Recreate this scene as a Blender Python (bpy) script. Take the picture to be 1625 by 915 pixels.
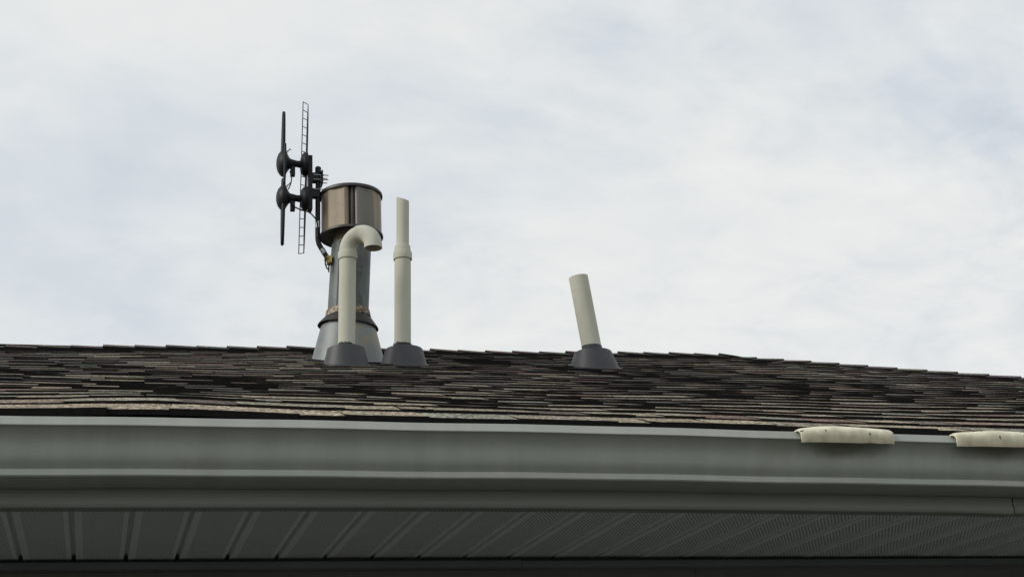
import bpy, math, random
from mathutils import Vector, Matrix, noise

# ------------------------------------------------------------------ scene, camera, sky, sun
for o in list(bpy.data.objects):
    bpy.data.objects.remove(o, do_unlink=True)
scene = bpy.context.scene
col = scene.collection
Z0 = 1.75                                   # camera height above the ground

cam_d = bpy.data.cameras.new("camera")
cam = bpy.data.objects.new("camera", cam_d)
col.objects.link(cam)
scene.camera = cam
cam_d.sensor_fit = 'HORIZONTAL'
cam_d.sensor_width = 36.0
cam_d.lens = 36.0 * 2246.1 / 1625.0
cam_d.clip_start = 0.05
cam_d.clip_end = 2000.0
RX = Vector((0.96156607, -0.26999359, -0.04994144))
UP = -Vector((0.04707868, 0.3413146, -0.93876938))
BK = -Vector((0.27050746, 0.90033761, 0.34090748))
cam.matrix_world = Matrix(((RX.x, UP.x, BK.x, 0), (RX.y, UP.y, BK.y, 0), (RX.z, UP.z, BK.z, Z0), (0, 0, 0, 1)))

SUN_EL, SUN_AZ = 30.0, 263.0                # azimuth clockwise from +Y: the soft sun stands to the left
world = bpy.data.worlds.new("World")
scene.world = world
world.use_nodes = True
wn, wl = world.node_tree.nodes, world.node_tree.links
wn.clear()
w_out = wn.new('ShaderNodeOutputWorld')
sky = wn.new('ShaderNodeTexSky')
sky.sky_type = 'NISHITA'
sky.sun_disc = False
sky.sun_elevation = math.radians(SUN_EL)
sky.sun_rotation = math.radians(SUN_AZ)
bg_sky = wn.new('ShaderNodeBackground'); bg_sky.inputs[1].default_value = 0.07
wl.new(sky.outputs[0], bg_sky.inputs[0])
tc = wn.new('ShaderNodeTexCoord')
sep = wn.new('ShaderNodeSeparateXYZ'); wl.new(tc.outputs['Generated'], sep.inputs[0])
zz = wn.new('ShaderNodeMath'); zz.operation = 'ADD'; zz.inputs[1].default_value = 0.30
wl.new(sep.outputs[2], zz.inputs[0])
zm = wn.new('ShaderNodeMath'); zm.operation = 'MAXIMUM'; zm.inputs[1].default_value = 0.12
wl.new(zz.outputs[0], zm.inputs[0])
dx = wn.new('ShaderNodeMath'); dx.operation = 'DIVIDE'; wl.new(sep.outputs[0], dx.inputs[0]); wl.new(zm.outputs[0], dx.inputs[1])
dy = wn.new('ShaderNodeMath'); dy.operation = 'DIVIDE'; wl.new(sep.outputs[1], dy.inputs[0]); wl.new(zm.outputs[0], dy.inputs[1])
cmb = wn.new('ShaderNodeCombineXYZ'); wl.new(dx.outputs[0], cmb.inputs[0]); wl.new(dy.outputs[0], cmb.inputs[1])


def wnoise(scale, detail, rough, loc, dist=0.0):
    mp = wn.new('ShaderNodeMapping'); wl.new(cmb.outputs[0], mp.inputs[0])
    mp.inputs['Location'].default_value = loc
    mp.inputs['Scale'].default_value = (1.0, 1.25, 1.0)
    n = wn.new('ShaderNodeTexNoise'); wl.new(mp.outputs[0], n.inputs['Vector'])
    n.inputs['Scale'].default_value = scale; n.inputs['Detail'].default_value = detail
    n.inputs['Roughness'].default_value = rough; n.inputs['Distortion'].default_value = dist
    return n


def wramp(src, stops):
    r = wn.new('ShaderNodeValToRGB'); wl.new(src, r.inputs[0])
    e = r.color_ramp.elements
    e[0].position, e[0].color = stops[0][0], stops[0][1]
    e[1].position, e[1].color = stops[-1][0], stops[-1][1]
    for p, c in stops[1:-1]:
        k = e.new(p); k.color = c
    return r


n_big = wnoise(1.55, 7.0, 0.56, (-3.171, -6.285, 0.906), 0.25)
n_small = wnoise(9.0, 10.0, 0.62, (8.3, 2.2, 1.4), 0.35)
hz = wn.new('ShaderNodeMath'); hz.operation = 'MULTIPLY_ADD'; wl.new(sep.outputs[2], hz.inputs[0])
hz.inputs[1].default_value = -0.42; hz.inputs[2].default_value = 0.19
hadd = wn.new('ShaderNodeMath'); hadd.operation = 'ADD'; wl.new(n_big.outputs['Fac'], hadd.inputs[0]); wl.new(hz.outputs[0], hadd.inputs[1])
big = wramp(hadd.outputs[0], [(0.34, (0.645, 0.70, 0.755, 1)), (0.47, (0.77, 0.81, 0.84, 1)), (0.56, (0.872, 0.89, 0.878, 1))])
small = wramp(n_small.outputs['Fac'], [(0.32, (0.87, 0.89, 0.93, 1)), (0.5, (0.98, 0.98, 0.98, 1)), (0.68, (1.045, 1.04, 1.03, 1))])
mulc = wn.new('ShaderNodeMix'); mulc.data_type = 'RGBA'; mulc.blend_type = 'MULTIPLY'; mulc.inputs[0].default_value = 1.0
n_var = wnoise(1.1, 3.0, 0.5, (1.3, 7.9, 2.0))
var = wramp(n_var.outputs['Fac'], [(0.38, (0.25, 0.25, 0.25, 1)), (0.60, (1, 1, 1, 1))])
wl.new(var.outputs[0], mulc.inputs[0])
wl.new(big.outputs[0], mulc.inputs[6]); wl.new(small.outputs[0], mulc.inputs[7])
bg_cloud = wn.new('ShaderNodeBackground'); bg_cloud.inputs[1].default_value = 0.765
wl.new(mulc.outputs[2], bg_cloud.inputs[0])
w_mix = wn.new('ShaderNodeMixShader'); w_mix.inputs[0].default_value = 0.93
wl.new(bg_sky.outputs[0], w_mix.inputs[1]); wl.new(bg_cloud.outputs[0], w_mix.inputs[2])
wl.new(w_mix.outputs[0], w_out.inputs[0])

sun_d = bpy.data.lights.new("sun", 'SUN')
sun_d.energy = 1.5
sun_d.angle = math.radians(24)
sun_d.color = (1.0, 0.95, 0.88)
sun = bpy.data.objects.new("sun", sun_d)
col.objects.link(sun)
_az, _el = math.radians(SUN_AZ), math.radians(SUN_EL)
sun_dir = Vector((math.sin(_az) * math.cos(_el), math.cos(_az) * math.cos(_el), math.sin(_el)))
sun.rotation_euler = sun_dir.to_track_quat('Z', 'Y').to_euler()
sun.location = (0, 0, 20)

scene.view_settings.view_transform = 'Standard'
scene.view_settings.look = 'None'
scene.view_settings.gamma = 1.0
scene.view_settings.exposure = 0.36
scene.view_settings.use_curve_mapping = False
scene.render.resolution_x, scene.render.resolution_y = 1024, 576

rnd = random.Random(7)


# ------------------------------------------------------------------ materials
def new_mat(name):
    m = bpy.data.materials.new(name)
    m.use_nodes = True
    nt = m.node_tree
    return m, nt.nodes, nt.links, nt.nodes['Principled BSDF']


def paint(name, c1, c2, rough=0.45, scale=(3, 3, 3), metallic=0.0, lo=0.35, hi=0.65, detail=6.0, bump=0.0, bscale=60.0,
          spots=None, rough_var=0.1, coords='Object', spec=0.5):
    """colour c1..c2 by noise, optional spots=(colour, scale, threshold) of grime on top, fine bump"""
    m, n, l, b = new_mat(name)
    t = n.new('ShaderNodeTexCoord')
    mp = n.new('ShaderNodeMapping'); mp.inputs['Scale'].default_value = scale
    l.new(t.outputs[coords], mp.inputs[0])
    nz = n.new('ShaderNodeTexNoise'); nz.inputs['Scale'].default_value = 1.0; nz.inputs['Detail'].default_value = detail
    nz.inputs['Roughness'].default_value = 0.6
    l.new(mp.outputs[0], nz.inputs['Vector'])
    r = n.new('ShaderNodeValToRGB'); l.new(nz.outputs['Fac'], r.inputs[0])
    r.color_ramp.elements[0].position, r.color_ramp.elements[0].color = lo, (*c1, 1)
    r.color_ramp.elements[1].position, r.color_ramp.elements[1].color = hi, (*c2, 1)
    out = r.outputs[0]
    if spots:
        sc, ssc, th = spots
        n2 = n.new('ShaderNodeTexNoise'); n2.inputs['Scale'].default_value = ssc; n2.inputs['Detail'].default_value = 8
        n2.inputs['Roughness'].default_value = 0.65
        l.new(t.outputs[coords], n2.inputs['Vector'])
        r2 = n.new('ShaderNodeValToRGB'); l.new(n2.outputs['Fac'], r2.inputs[0])
        r2.color_ramp.elements[0].position, r2.color_ramp.elements[0].color = th, (0, 0, 0, 1)
        r2.color_ramp.elements[1].position, r2.color_ramp.elements[1].color = th + 0.16, (1, 1, 1, 1)
        mx = n.new('ShaderNodeMix'); mx.data_type = 'RGBA'
        l.new(r2.outputs[0], mx.inputs[0]); l.new(out, mx.inputs[6]); mx.inputs[7].default_value = (*sc, 1)
        out = mx.outputs[2]
    l.new(out, b.inputs['Base Color'])
    b.inputs['Metallic'].default_value = metallic
    b.inputs['Specular IOR Level'].default_value = spec
    mr = n.new('ShaderNodeMapRange'); l.new(nz.outputs['Fac'], mr.inputs[0])
    mr.inputs[3].default_value = max(0.05, rough - rough_var); mr.inputs[4].default_value = min(1, rough + rough_var)
    l.new(mr.outputs[0], b.inputs['Roughness'])
    if bump:
        n3 = n.new('ShaderNodeTexNoise'); n3.inputs['Scale'].default_value = bscale; n3.inputs['Detail'].default_value = 4
        l.new(t.outputs[coords], n3.inputs['Vector'])
        bp = n.new('ShaderNodeBump'); bp.inputs['Strength'].default_value = bump; bp.inputs['Distance'].default_value = 0.004
        l.new(n3.outputs['Fac'], bp.inputs['Height']); l.new(bp.outputs[0], b.inputs['Normal'])
    return m


def shingle_material():
    m, n, l, b = new_mat("shingle_granules")
    t = n.new('ShaderNodeTexCoord')
    at = n.new('ShaderNodeAttribute'); at.attribute_name = 'tint'
    gr = n.new('ShaderNodeTexVoronoi'); gr.inputs['Scale'].default_value = 150.0
    l.new(t.outputs['Object'], gr.inputs['Vector'])
    sp = n.new('ShaderNodeSeparateColor'); l.new(gr.outputs['Color'], sp.inputs[0])
    r = n.new('ShaderNodeValToRGB'); l.new(sp.outputs[0], r.inputs[0])
    e = r.color_ramp.elements
    e[0].position, e[0].color = 0.0, (0.15, 0.14, 0.13, 1)
    e[1].position, e[1].color = 1.0, (2.7, 2.6, 2.35, 1)
    k = e.new(0.35); k.color = (0.75, 0.74, 0.72, 1)
    k = e.new(0.7); k.color = (1.15, 1.12, 1.08, 1)
    mx = n.new('ShaderNodeMix'); mx.data_type = 'RGBA'; mx.blend_type = 'MULTIPLY'; mx.inputs[0].default_value = 1.0
    l.new(at.outputs['Color'], mx.inputs[6]); l.new(r.outputs[0], mx.inputs[7])
    # worn and dirty patches
    nz = n.new('ShaderNodeTexNoise'); nz.inputs['Scale'].default_value = 9.0; nz.inputs['Detail'].default_value = 6
    l.new(t.outputs['Object'], nz.inputs['Vector'])
    r2 = n.new('ShaderNodeValToRGB'); l.new(nz.outputs['Fac'], r2.inputs[0])
    r2.color_ramp.elements[0].position, r2.color_ramp.elements[0].color = 0.3, (0.72, 0.72, 0.72, 1)
    r2.color_ramp.elements[1].position, r2.color_ramp.elements[1].color = 0.7, (1.15, 1.13, 1.08, 1)
    m2 = n.new('ShaderNodeMix'); m2.data_type = 'RGBA'; m2.blend_type = 'MULTIPLY'; m2.inputs[0].default_value = 1.0
    l.new(mx.outputs[2], m2.inputs[6]); l.new(r2.outputs[0], m2.inputs[7])
    l.new(m2.outputs[2], b.inputs['Base Color'])
    b.inputs['Roughness'].default_value = 0.92
    b.inputs['Specular IOR Level'].default_value = 0.2
    bp = n.new('ShaderNodeBump'); bp.inputs['Strength'].default_value = 0.5; bp.inputs['Distance'].default_value = 0.002
    l.new(gr.outputs['Distance'], bp.inputs['Height']); l.new(bp.outputs[0], b.inputs['Normal'])
    return m


def foam_material():
    m, n, l, b = new_mat('stained_cream_foam')
    t = n.new('ShaderNodeTexCoord')
    at = n.new('ShaderNodeAttribute'); at.attribute_name = 'tint'
    nz = n.new('ShaderNodeTexNoise'); nz.inputs['Scale'].default_value = 45; nz.inputs['Detail'].default_value = 7
    l.new(t.outputs['Object'], nz.inputs['Vector'])
    r = n.new('ShaderNodeValToRGB'); l.new(nz.outputs['Fac'], r.inputs[0])
    r.color_ramp.elements[0].position, r.color_ramp.elements[0].color = 0.35, (0.86, 0.84, 0.79, 1)
    r.color_ramp.elements[1].position, r.color_ramp.elements[1].color = 0.6, (1.04, 1.03, 1.0, 1)
    mx = n.new('ShaderNodeMix'); mx.data_type = 'RGBA'; mx.blend_type = 'MULTIPLY'; mx.inputs[0].default_value = 1
    l.new(at.outputs['Color'], mx.inputs[6]); l.new(r.outputs[0], mx.inputs[7])
    l.new(mx.outputs[2], b.inputs['Base Color'])
    b.inputs['Roughness'].default_value = 0.6
    bp = n.new('ShaderNodeBump'); bp.inputs['Strength'].default_value = 0.12; bp.inputs['Distance'].default_value = 0.003
    l.new(nz.outputs['Fac'], bp.inputs['Height']); l.new(bp.outputs[0], b.inputs['Normal'])
    return m


M = {}
M['shingle'] = shingle_material()
M['butt'] = paint('asphalt_edge', (0.006, 0.0055, 0.0055), (0.013, 0.0115, 0.011), 0.9, (60, 60, 60), spec=0.15)
M['deck'] = paint('asphalt_underlay', (0.02, 0.019, 0.019), (0.035, 0.032, 0.03), 0.9, (8, 8, 8), spec=0.1)
M['gutter'] = paint('gutter_paint', (0.305, 0.326, 0.285), (0.345, 0.366, 0.322), 0.45, (16, 2.0, 2.2), spots=((0.27, 0.27, 0.23), 3.0, 0.60), bump=0.05, bscale=9, rough_var=0.08)
def add_shadow_dirt(m, spots):  # soft brown patches: cast shadow and dirt painted together into the base colour
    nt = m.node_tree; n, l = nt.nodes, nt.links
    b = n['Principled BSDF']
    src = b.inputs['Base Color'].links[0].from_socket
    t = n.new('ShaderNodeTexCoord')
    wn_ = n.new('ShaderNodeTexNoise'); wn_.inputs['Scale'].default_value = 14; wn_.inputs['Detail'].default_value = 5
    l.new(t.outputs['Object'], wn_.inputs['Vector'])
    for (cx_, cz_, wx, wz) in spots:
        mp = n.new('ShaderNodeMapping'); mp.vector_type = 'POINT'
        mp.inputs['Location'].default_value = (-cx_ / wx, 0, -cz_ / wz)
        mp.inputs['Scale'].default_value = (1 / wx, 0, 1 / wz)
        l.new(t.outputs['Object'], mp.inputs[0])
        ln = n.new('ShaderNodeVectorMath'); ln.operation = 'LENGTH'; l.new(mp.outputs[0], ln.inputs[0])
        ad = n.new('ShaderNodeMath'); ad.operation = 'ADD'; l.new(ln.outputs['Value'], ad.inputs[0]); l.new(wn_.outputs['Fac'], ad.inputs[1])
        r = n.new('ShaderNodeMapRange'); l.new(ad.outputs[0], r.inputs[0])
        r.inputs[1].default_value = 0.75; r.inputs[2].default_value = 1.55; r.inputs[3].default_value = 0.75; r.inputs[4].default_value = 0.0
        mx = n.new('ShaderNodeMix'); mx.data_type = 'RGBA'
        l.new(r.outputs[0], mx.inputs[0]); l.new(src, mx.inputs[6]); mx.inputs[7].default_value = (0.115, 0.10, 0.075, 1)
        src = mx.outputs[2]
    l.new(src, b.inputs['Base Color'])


add_shadow_dirt(M['gutter'], [(0.705, 0.089, 0.125, 0.026), (1.13, 0.089, 0.135, 0.026)])  # one patch below each pad, its shadow and dirt in one colour
M['fascia'] = paint('fascia_paint', (0.185, 0.20, 0.168), (0.235, 0.25, 0.212), 0.5, (1.5, 5, 8), spots=((0.22, 0.22, 0.18), 4.0, 0.60), bump=0.04, bscale=8)
M['soffit'] = paint('soffit_vinyl', (0.60, 0.645, 0.645), (0.70, 0.735, 0.73), 0.5, (2.5, 2.5, 2.5), spots=((0.22, 0.22, 0.20), 7.0, 0.62))
M['trim'] = paint('trim_brown', (0.14, 0.155, 0.165), (0.18, 0.195, 0.20), 0.5, (3, 8, 8))
M['siding'] = paint('siding_brown', (0.12, 0.115, 0.11), (0.165, 0.155, 0.15), 0.6, (2, 20, 20), bump=0.1, bscale=30)
M['pvc'] = paint('aged_pvc', (0.47, 0.468, 0.385), (0.56, 0.556, 0.475), 0.7, (5, 5, 2.2), spots=((0.33, 0.315, 0.25), 9.0, 0.60), bump=0.02, bscale=30, spec=0.03)
M['pvc_in'] = paint('pvc_inside', (0.20, 0.20, 0.17), (0.26, 0.26, 0.22), 0.6, (5, 5, 5))
M['rubber'] = paint('boot_rubber', (0.028, 0.028, 0.033), (0.042, 0.042, 0.048), 0.52, (7, 7, 7), spots=((0.075, 0.073, 0.075), 8, 0.60), bump=0.05, bscale=25)
M['tar'] = paint('roof_tar', (0.008, 0.008, 0.008), (0.03, 0.028, 0.025), 0.6, (90, 90, 90), bump=0.5, bscale=90)
M['galv'] = paint('galvanised_pipe', (0.065, 0.074, 0.073), (0.14, 0.152, 0.148), 0.55, (24, 24, 9), metallic=0.5, spots=((0.22, 0.235, 0.225), 30, 0.62), bump=0.03, bscale=40)
M['flash'] = paint('weathered_flashing', (0.145, 0.165, 0.162), (0.24, 0.26, 0.25), 0.55, (9, 9, 5), metallic=0.35, spots=((0.38, 0.24, 0.11), 7.5, 0.55), bump=0.03, bscale=30)
M['rust'] = paint('rusty_sealant', (0.10, 0.055, 0.03), (0.42, 0.36, 0.27), 0.8, (55, 55, 55), lo=0.4, hi=0.6, spots=((0.03, 0.025, 0.022), 45, 0.58), bump=0.6, bscale=60)
M['collar'] = paint('storm_collar_steel', (0.012, 0.012, 0.012), (0.028, 0.025, 0.024), 0.6, (20, 20, 20), metallic=0.2, spots=((0.12, 0.055, 0.028), 22, 0.60))
M['cap'] = paint('heat_tinted_steel', (0.175, 0.145, 0.105), (0.265, 0.22, 0.16), 0.5, (26, 26, 3.0), metallic=0.3, spots=((0.13, 0.115, 0.10), 10, 0.58), bump=0.02, bscale=14)
M['cap_grey'] = paint('dull_grey_steel', (0.145, 0.14, 0.125), (0.20, 0.19, 0.17), 0.55, (22, 22, 2.0), metallic=0.3, spots=((0.11, 0.10, 0.09), 10, 0.58))
M['cap_dark'] = paint('sooty_steel', (0.045, 0.043, 0.042), (0.10, 0.095, 0.09), 0.5, (14, 14, 14), metallic=0.5)
M['black'] = paint('black_plastic', (0.006, 0.0065, 0.008), (0.012, 0.0125, 0.014), 0.5, (20, 20, 20), spec=0.25)
M['wire'] = paint('dark_wire', (0.014, 0.015, 0.02), (0.026, 0.028, 0.034), 0.5, (20, 20, 20), spec=0.3)
M['zinc'] = paint('zinc_plate', (0.30, 0.31, 0.31), (0.42, 0.43, 0.43), 0.38, (30, 30, 30), metallic=0.8)
M['brass'] = paint('brass_fitting', (0.35, 0.28, 0.10), (0.5, 0.42, 0.18), 0.4, (50, 50, 50), metallic=0.7)
M['foam'] = foam_material()
M['ground'] = paint('ground_grass', (0.055, 0.058, 0.05), (0.095, 0.098, 0.085), 0.95, (0.8, 0.8, 0.8), spec=0.1, bump=0.4, bscale=25)
M['concrete'] = paint('path_concrete', (0.17, 0.165, 0.155), (0.25, 0.245, 0.23), 0.9, (4, 4, 4), spec=0.2)


# ------------------------------------------------------------------ mesh helpers
class MB:
    def __init__(self):
        self.v, self.f, self.mi, self.c = [], [], [], []

    def add(self, verts, faces, mi=0, colr=None):
        o = len(self.v)
        self.v += [tuple(p) for p in verts]
        for f in faces:
            self.f.append(tuple(o + i for i in f)); self.mi.append(mi); self.c.append(colr)

    def box(self, x0, x1, y0, y1, z0, z1, mi=0):
        self.add([(x0, y0, z0), (x1, y0, z0), (x1, y1, z0), (x0, y1, z0), (x0, y0, z1), (x1, y0, z1), (x1, y1, z1), (x0, y1, z1)],
                 [(0, 3, 2, 1), (4, 5, 6, 7), (0, 1, 5, 4), (1, 2, 6, 5), (2, 3, 7, 6), (3, 0, 4, 7)], mi)

    def lathe(self, prof, seg=48, center=(0, 0), mi=0, closed=False):
        """prof: (r, z) pairs"""
        vs = []
        for r, z in prof:
            for i in range(seg):
                a = 2 * math.pi * i / seg
                vs.append((center[0] + r * math.cos(a), center[1] + r * math.sin(a), z))
        fs = []
        for j in range(len(prof) - 1):
            for i in range(seg):
                k = (i + 1) % seg
                fs.append((j * seg + i, j * seg + k, (j + 1) * seg + k, (j + 1) * seg + i))
        self.add(vs, fs, mi)

    def rings(self, rings, mi=0, cap0=False, cap1=False):
        n = len(rings[0]); vs = [p for r in rings for p in r]; fs = []
        for j in range(len(rings) - 1):
            for i in range(n):
                k = (i + 1) % n
                fs.append((j * n + i, j * n + k, (j + 1) * n + k, (j + 1) * n + i))
        if cap0: fs.append(tuple(range(n))[::-1])
        if cap1: fs.append(tuple((len(rings) - 1) * n + i for i in range(n)))
        self.add(vs, fs, mi)

    def tube(self, path, rad, seg=12, mi=0, caps=True, flat=1.0, ref=None):
        path = [Vector(p) for p in path]
        n = len(path)
        rads = rad if isinstance(rad, (list, tuple)) else [rad] * n
        tan = []
        for i in range(n):
            a = path[max(i - 1, 0)]; b = path[min(i + 1, n - 1)]
            tan.append((b - a).normalized())
        u = ref or (Vector((0, 0, 1)) if abs(tan[0].z) < 0.9 else Vector((0, 1, 0)))
        u = (u - tan[0] * u.dot(tan[0])).normalized()
        rs = []
        for i in range(n):
            u = (u - tan[i] * u.dot(tan[i])).normalized()
            w = tan[i].cross(u)
            rs.append([path[i] + u * math.cos(2 * math.pi * k / seg) * rads[i] + w * math.sin(2 * math.pi * k / seg) * rads[i] * flat
                       for k in range(seg)])
        self.rings(rs, mi, caps, caps)

    def build(self, name, mats, parent=None, loc=None, smooth=None):
        me = bpy.data.meshes.new(name)
        me.from_pydata(self.v, [], self.f)
        mats = mats if isinstance(mats, (list, tuple)) else [mats]
        for m in mats: me.materials.append(M[m])
        if any(self.mi): me.polygons.foreach_set('material_index', self.mi)
        if any(c is not None for c in self.c):
            ca = me.color_attributes.new('tint', 'FLOAT_COLOR', 'CORNER')
            flat = []
            for p, c in zip(me.polygons, self.c):
                c = c or (0.05, 0.05, 0.05)
                flat += [c[0], c[1], c[2], 1.0] * p.loop_total
            ca.data.foreach_set('color', flat)
        if smooth is not None:
            me.polygons.foreach_set('use_smooth', [True] * len(me.polygons))
            me.set_sharp_from_angle(angle=math.radians(smooth))
        me.update()
        o = bpy.data.objects.new(name, me)
        col.objects.link(o)
        if parent is not None: o.parent = parent
        if loc is not None: o.location = loc
        return o


def tag(o, label, cat, group=None):
    o['label'] = label; o['category'] = cat
    if group: o['group'] = group
    return o


def thing(name, loc, label, cat, group=None):
    o = bpy.data.objects.new(name, None)
    o.empty_display_size = 0.1
    col.objects.link(o); o.location = loc
    return tag(o, label, cat, group)


# ------------------------------------------------------------------ ground
g = MB()
R_ = 600.0
g.add([(-R_, -R_, 0), (R_, -R_, 0), (R_, R_, 0), (-R_, R_, 0)], [(0, 1, 2, 3)])
gr = g.build('ground', 'ground'); gr['kind'] = 'structure'
g = MB(); g.box(-5.0, 7.0, 2.75, 3.85, 0.004, 0.05)
pth = g.build('path', 'concrete'); pth['kind'] = 'structure'

# ------------------------------------------------------------------ house
EAVE_Y, RIDGE_Y = 3.02, 6.55
RUN = RIDGE_Y - EAVE_Y
XL, XHIP = -4.6, 3.10                       # left gable, ridge end where the hip starts
XR = XHIP + RUN
FAS_Y, WALL_Y = 3.08, 3.743
ZE = 0.811 + Z0
NC = 28
DU = RUN / (NC + 0.35)

RID = [(-0.489, 2.082), (0.211, 2.108), (0.954, 2.131), (1.909, 2.143), (2.588, 2.1615), (3.085, 2.1726)]


def ridge_z(x):
    if x <= RID[0][0]: z = RID[0][1]
    elif x >= RID[-1][0]: z = RID[-1][1]
    else:
        for (a, za), (b, zb) in zip(RID, RID[1:]):
            if a <= x <= b:
                z = za + (zb - za) * (x - a) / (b - a); break
    return z - 0.039 + Z0


def bow(x):
    return 0.0045 * math.cos(1.5 * (x - 0.9)) - 0.001


def surf(x, u):
    """height of the roof's shingle bed at x, u metres in from the eave"""
    m = (ridge_z(x) - ZE) / RUN
    z = ZE + u * m
    z += bow(x) * max(0.0, 1 - u / 0.8)
    z += 0.008 * math.exp(-((x - 0.10) / 0.22) ** 2) * math.exp(-(u / 0.75) ** 2)
    z -= 0.010 * math.sin(math.pi * u / RUN) ** 2
    edge = min(1.0, u / 0.3) * min(1.0, max(0.0, (RUN - u)) / 0.4)
    z += edge * (0.0024 * math.sin(2.3 * x + 1.9 * u + 0.4) + 0.0015 * math.sin(5.1 * x - 3.1 * u + 1.0) + 0.0009 * math.sin(9.0 * x + 4.7 * u))
    z += 0.0004 + 0.0092 * min(1.0, u / 0.22)
    return z


house = thing('house', (1.0, 6.55, 0), 'house with brown shingle roof, perforated soffit and dark siding filling the lower frame', 'house')
HB = Vector((1.0, 6.55, 0))
OFF = (-HB.x, -HB.y, -HB.z)


def hbuild(mb, name, mats, parent=None, smooth=None):
    """house parts are written in world coordinates; a shared offset puts them under the house's base point"""
    if parent is None:
        return mb.build(name, mats, house, OFF, smooth)
    return mb.build(name, mats, parent, None, smooth)


# walls
w = MB()
WX0, WX1, WY1 = XL + 0.35, XR - 0.72, 2 * RIDGE_Y - WALL_Y
w.box(WX0, WX1, WALL_Y + 0.03, WY1, 0.0, 0.66 + Z0)
wall = hbuild(w, 'wall', 'siding')
# lap siding on the front wall, one plank per course and joint
ztop = 0.602 + Z0
row = 0
while ztop > 0.15:
    zb = ztop - 0.118
    cuts = [WX0, (1.629 if row == 0 else WX0 + 1.4 + (row * 1.37) % 3.4), (WX0 + 4.9 + (row * 0.83) % 2.2) if row else 5.3, WX1]
    for a, b in zip(cuts, cuts[1:]):
        s = MB()
        y0, y1 = WALL_Y + 0.012, WALL_Y + 0.022
        a2, b2 = a + 0.001, b - 0.001
        s.add([(a2, y0, zb), (b2, y0, zb), (b2, y1, ztop), (a2, y1, ztop), (a2, WALL_Y + 0.03, zb), (b2, WALL_Y + 0.03, zb), (b2, WALL_Y + 0.03, ztop), (a2, WALL_Y + 0.03, ztop)],
              [(0, 1, 2, 3), (0, 4, 5, 1), (1, 5, 6, 2), (3, 2, 6, 7), (0, 3, 7, 4)])
        hbuild(s, 'siding_plank', 'siding', wall)
    ztop = zb + 0.004
    row += 1
# frieze trim under the soffit, in lengths
for a, b, dz in ((WX0, 1.1095, 0.0), (1.1115, WX1, -0.0015)):
    s = MB()
    zt, zb = 0.6222 + Z0 + dz, 0.603 + Z0 + dz
    prof = [(WALL_Y - 0.004, zb + 0.002), (WALL_Y - 0.006, zb), (WALL_Y + 0.027, zb), (WALL_Y + 0.027, zt), (WALL_Y - 0.008, zt), (WALL_Y - 0.008, zt - 0.003), (WALL_Y - 0.004, zt - 0.004)]
    n = len(prof)
    s.add([(a, y, z) for y, z in prof] + [(b, y, z) for y, z in prof],
          [(i, (i + 1) % n, n + (i + 1) % n, n + i) for i in range(n)] + [tuple(range(n))[::-1], tuple(range(n, 2 * n))])
    hbuild(s, 'frieze_trim', 'trim')

# roof deck (front slope follows the shingle bed; hip on the right, gable on the left, back slope)
d = MB()
xs = [XL + (XR - XL) * i / 110 for i in range(111)]
us = [RUN * j / 26 for j in range(27)]
for i in range(110):
    for j in range(26):
        q = []
        for (xx, uu) in ((xs[i], us[j]), (xs[i + 1], us[j]), (xs[i + 1], us[j + 1]), (xs[i], us[j + 1])):
            lim = XR - uu
            xx = min(xx, lim)
            q.append((xx, EAVE_Y + uu, surf(xx, uu) - 0.004))
        if abs(q[0][0] - q[1][0]) < 1e-6 and abs(q[2][0] - q[3][0]) < 1e-6: continue
        d.add(q, [(0, 1, 2, 3)])
zr = ridge_z(XHIP)
BACK = 2 * RIDGE_Y - EAVE_Y
d.add([(XR, EAVE_Y, ZE - 0.004), (XR, BACK, ZE - 0.004), (XHIP, RIDGE_Y, zr - 0.004)], [(0, 1, 2)])
d.add([(XL, RIDGE_Y, ridge_z(XL) - 0.004), (XHIP, RIDGE_Y, zr - 0.004), (XR, BACK, ZE - 0.004), (XL, BACK, ZE - 0.004)], [(0, 1, 2, 3)])
d.add([(XL, EAVE_Y, ZE - 0.004), (XL, RIDGE_Y, ridge_z(XL) - 0.004), (XL, BACK, ZE - 0.004)], [(0, 2, 1)])
d.add([(XL, EAVE_Y, ZE - 0.012), (XR, EAVE_Y, ZE - 0.012), (XR, FAS_Y + 0.03, ZE - 0.03), (XL, FAS_Y + 0.03, ZE - 0.03)], [(0, 3, 2, 1)])
roof = hbuild(d, 'roof', 'deck')

TAN = [(0.240, 0.212, 0.166), (0.215, 0.188, 0.148), (0.228, 0.212, 0.176), (0.205, 0.184, 0.152), (0.228, 0.196, 0.156)]
RED = [(0.165, 0.122, 0.10), (0.180, 0.145, 0.12), (0.13, 0.088, 0.076)]
GRN = [(0.195, 0.188, 0.152), (0.155, 0.156, 0.138)]
DRK = [(0.095, 0.086, 0.080), (0.078, 0.071, 0.070), (0.11, 0.094, 0.084), (0.085, 0.067, 0.062)]


def tint(x, u, high):
    v = rnd.random()
    patch = noise.noise(Vector((x * 0.9, u * 1.3, 3.0)))
    aged = min(1.0, u / 1.6)                 # the upper courses are a darker, redder batch
    d = (0.05 if high else 0.12) + 0.36 * aged - 0.16 * patch
    r = d + 0.07 + 0.17 * aged
    g_ = r + 0.14
    pool = DRK if v < d else (RED if v < r else (GRN if v < g_ else TAN))
    if u < 0.05 and pool is DRK: pool = TAN
    c = rnd.choice(pool)
    k = rnd.uniform(1.05, 1.4) * (1 - 0.38 * aged)
    return tuple(q * k for q in c)


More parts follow.
